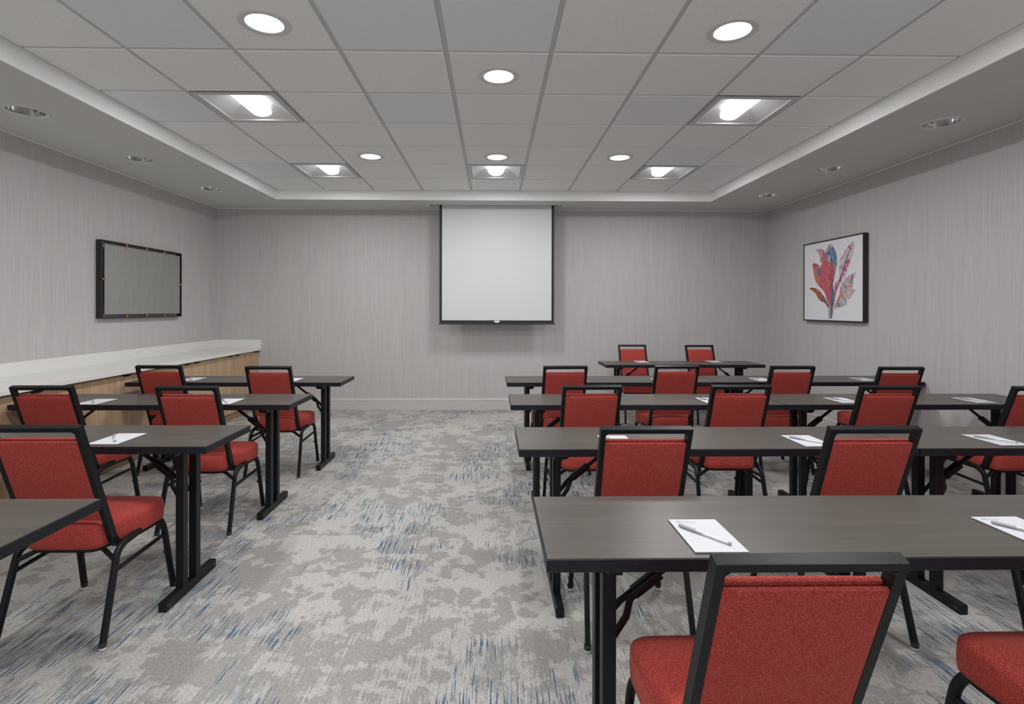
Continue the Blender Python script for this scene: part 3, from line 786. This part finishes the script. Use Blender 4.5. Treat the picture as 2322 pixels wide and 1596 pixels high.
        mb = MB(); mb.lathe([(.0085, 0), (.0085, .006), (.005, .009)], 0, 0, 0, 12, cap=True)
        mb.v = [(s*(.2085-.010-z), .462+x, .195+y) for x, y, z in mb.v]; mb.build('bumper', M['cap'], root)
    return root
ch = Maker(make_chair())
CG = 'red banquet chairs at the folding tables'
def chair(x, y, label, rz=0): return ch.put((x, y, 0), rz, 'red banquet chair ' + label, 'chair', CG)
chair(0.590, 1.054, 'in the right foreground, its back nearest to the camera')
chair(1.508, 1.060, 'cut off at the lower right corner, only its seat showing')
chair(0.601, 2.159, 'behind the front right table, left of the pair')
chair(1.502, 2.156, 'behind the front right table, right of the pair')
chair(2.419, 2.160, 'behind the front right table, only a leg showing at the right edge')
chair(0.597, 3.302, 'in the third right row, closest to the aisle', math.radians(2.5))
chair(1.508, 3.309, 'in the third right row, second from the aisle')
chair(2.405, 3.287, 'in the third right row, third from the aisle')
chair(3.307, 3.248, 'in the third right row, cut by the right edge')
chair(0.585, 4.415, 'in the fourth right row, closest to the aisle', math.radians(3.5))
chair(1.505, 4.443, 'in the fourth right row, in front of the presenter table')
chair(2.440, 4.410, 'in the fourth right row, third from the aisle')
chair(3.287, 4.347, 'in the fourth right row, nearest the right wall')
chair(1.800, 6.905, 'behind the presenter table facing the rows, left of two', math.pi)
chair(2.647, 6.840, 'behind the presenter table facing the rows, right of two', math.pi)
chair(-1.792, 2.200, 'in the left foreground at the second left table')
chair(-2.667, 3.297, 'in the third left row, by the cabinets')
chair(-1.808, 3.280, 'in the third left row, by the aisle')
chair(-2.688, 4.450, 'in the far left row, by the cabinets')
chair(-1.788, 4.390, 'in the far left row, by the aisle')

# ================================================================== note pads and pens
def text_mesh(txt, size, name, mat, parent, locv):
    cu = bpy.data.curves.new(name, 'FONT'); cu.body = txt; cu.size = size; cu.extrude = .00005; cu.space_character = 1.25; cu.offset = .0002
    ob = bpy.data.objects.new(name, cu); COL.objects.link(ob)
    bpy.context.view_layer.update()
    me = bpy.data.meshes.new_from_object(ob.evaluated_get(bpy.context.evaluated_depsgraph_get()))
    bpy.data.objects.remove(ob, do_unlink=True); me.name = name; me.materials.clear(); me.materials.append(mat)
    o = bpy.data.objects.new(name, me); COL.objects.link(o); o.parent = parent; o.location = locv
    return o
def make_pad():
    root = empty('note_pad', (0, 0, 0)); w2, h = .070, .216
    mb = MB(); mb.box(-w2, w2, -h, 0, .0022, .0046); mb.build('paper_sheets', M['paper'], root, bevel=.0004)
    mb = MB(); mb.box(-w2, w2, -h, 0, .0002, .0022); mb.build('backing_board', M['pagedge'], root)
    mb = MB(); mb.box(-.054, -.040, -.0215, -.0135, .00461, .00468)
    x = -.046
    random.seed(3)
    while x < .004:
        wd = random.uniform(.0018, .0045); mb.box(x, x+wd, -.0275, -.0258, .00461, .00466); x += wd+.0012
    mb.build('printed_emblem', M['ink'], root)
    text_mesh('Hilton', .0115, 'printed_heading', M['ink'], root, (-.038, -.0215, .00465))
    return root
pd = Maker(make_pad())
def make_pen():
    root = empty('pen', (0, 0, 0))
    def cyl(pts, name, mat, parent=root):
        mb = MB(); n = 14
        vs = [(r*math.cos(2*math.pi*j/n), t, r*math.sin(2*math.pi*j/n)) for r, t in pts for j in range(n)]
        fs = [(i*n+j, i*n+(j+1) % n, (i+1)*n+(j+1) % n, (i+1)*n+j) for i in range(len(pts)-1) for j in range(n)]
        mb.add(vs, fs, smooth=True); mb.add(vs[:n], [tuple(range(n-1, -1, -1))]); mb.add(vs[-n:], [tuple(range(n))])
        return mb.build(name, mat, parent)
    cyl([(.0036, -.105), (.0040, -.104), (.0040, 0)], 'barrel', M['penbody'])
    cyl([(.0048, -.006), (.0051, -.004), (.0051, .040), (.0044, .046), (.0028, .049)], 'cap', M['pencap'])
    cyl([(.0034, -.112), (.0042, -.1115), (.0042, -.104)], 'end_plug', M['pencap'])
    mb = MB(); mb.box(-.0015, .0015, -.030, .040, .0054, .0066)
    mb.build('clip', M['pencap'], [c for c in children(root) if c.name.startswith('cap')][0]).rotation_euler = (0, math.radians(-75), 0)
    return root
pn = Maker(make_pen())
PADS = [
 (.595, 1.604, 'on the nearest right table, before the large foreground chair', 0),
 (1.520, 1.614, 'on the nearest right table, cut by the right edge', .01),
 (.589, 2.676, 'in the second right row, above the aisle-side chair back', 0),
 (1.508, 2.672, 'in the second right row, left of the second chair', 0),
 (2.430, 2.680, 'in the second right row, nearest the right wall', 0),
 (1.506, 3.813, 'in the third right row, partly behind the second chair', 0),
 (2.425, 3.811, 'in the third right row, just right of the seam', 0),
 (3.344, 3.806, 'in the third right row, nearest the right wall', 0),
 (1.496, 4.880, 'in the fourth right row, half hidden left of the seam', 0),
 (2.408, 4.908, 'in the fourth right row, just right of the seam', 0),
 (3.343, 4.920, 'in the fourth right row, nearest the right wall', 0),
 (-1.805, 2.742, 'on the second left table, beside the large left chair', 0),
 (-2.665, 3.785, 'on the third left table, at its cabinet end', 0),
 (-1.796, 3.791, 'on the third left table, at its aisle end', 0),
 (-2.664, 4.945, 'on the farthest left table, at its cabinet end', 0),
 (-1.776, 4.918, 'on the farthest left table, at its aisle end', 0),
 (1.779, 6.550, 'on the presenter table, left of the two', 0),
 (2.657, 6.560, 'on the presenter table, right of the two', 0),
]
for i, (x, y, lb, rz) in enumerate(PADS):
    pd.put((x, y, TH), rz, 'white note pad ' + lb, 'note pad', 'note pads on the tables')
    # pen runs from upper left of the pad to lower right
    cxp, cyp = x-.005, y-.118
    a = math.atan2(.135, -.098) - math.pi/2 + ([0, -.02, .03, 0, .02, 0][i % 6])
    px, py = x-.028, y-.092
    pn.put((px, py, TH+.0046+.0053), a, 'grey pen on a pad ' + lb, 'pen', 'pens lying on the note pads')
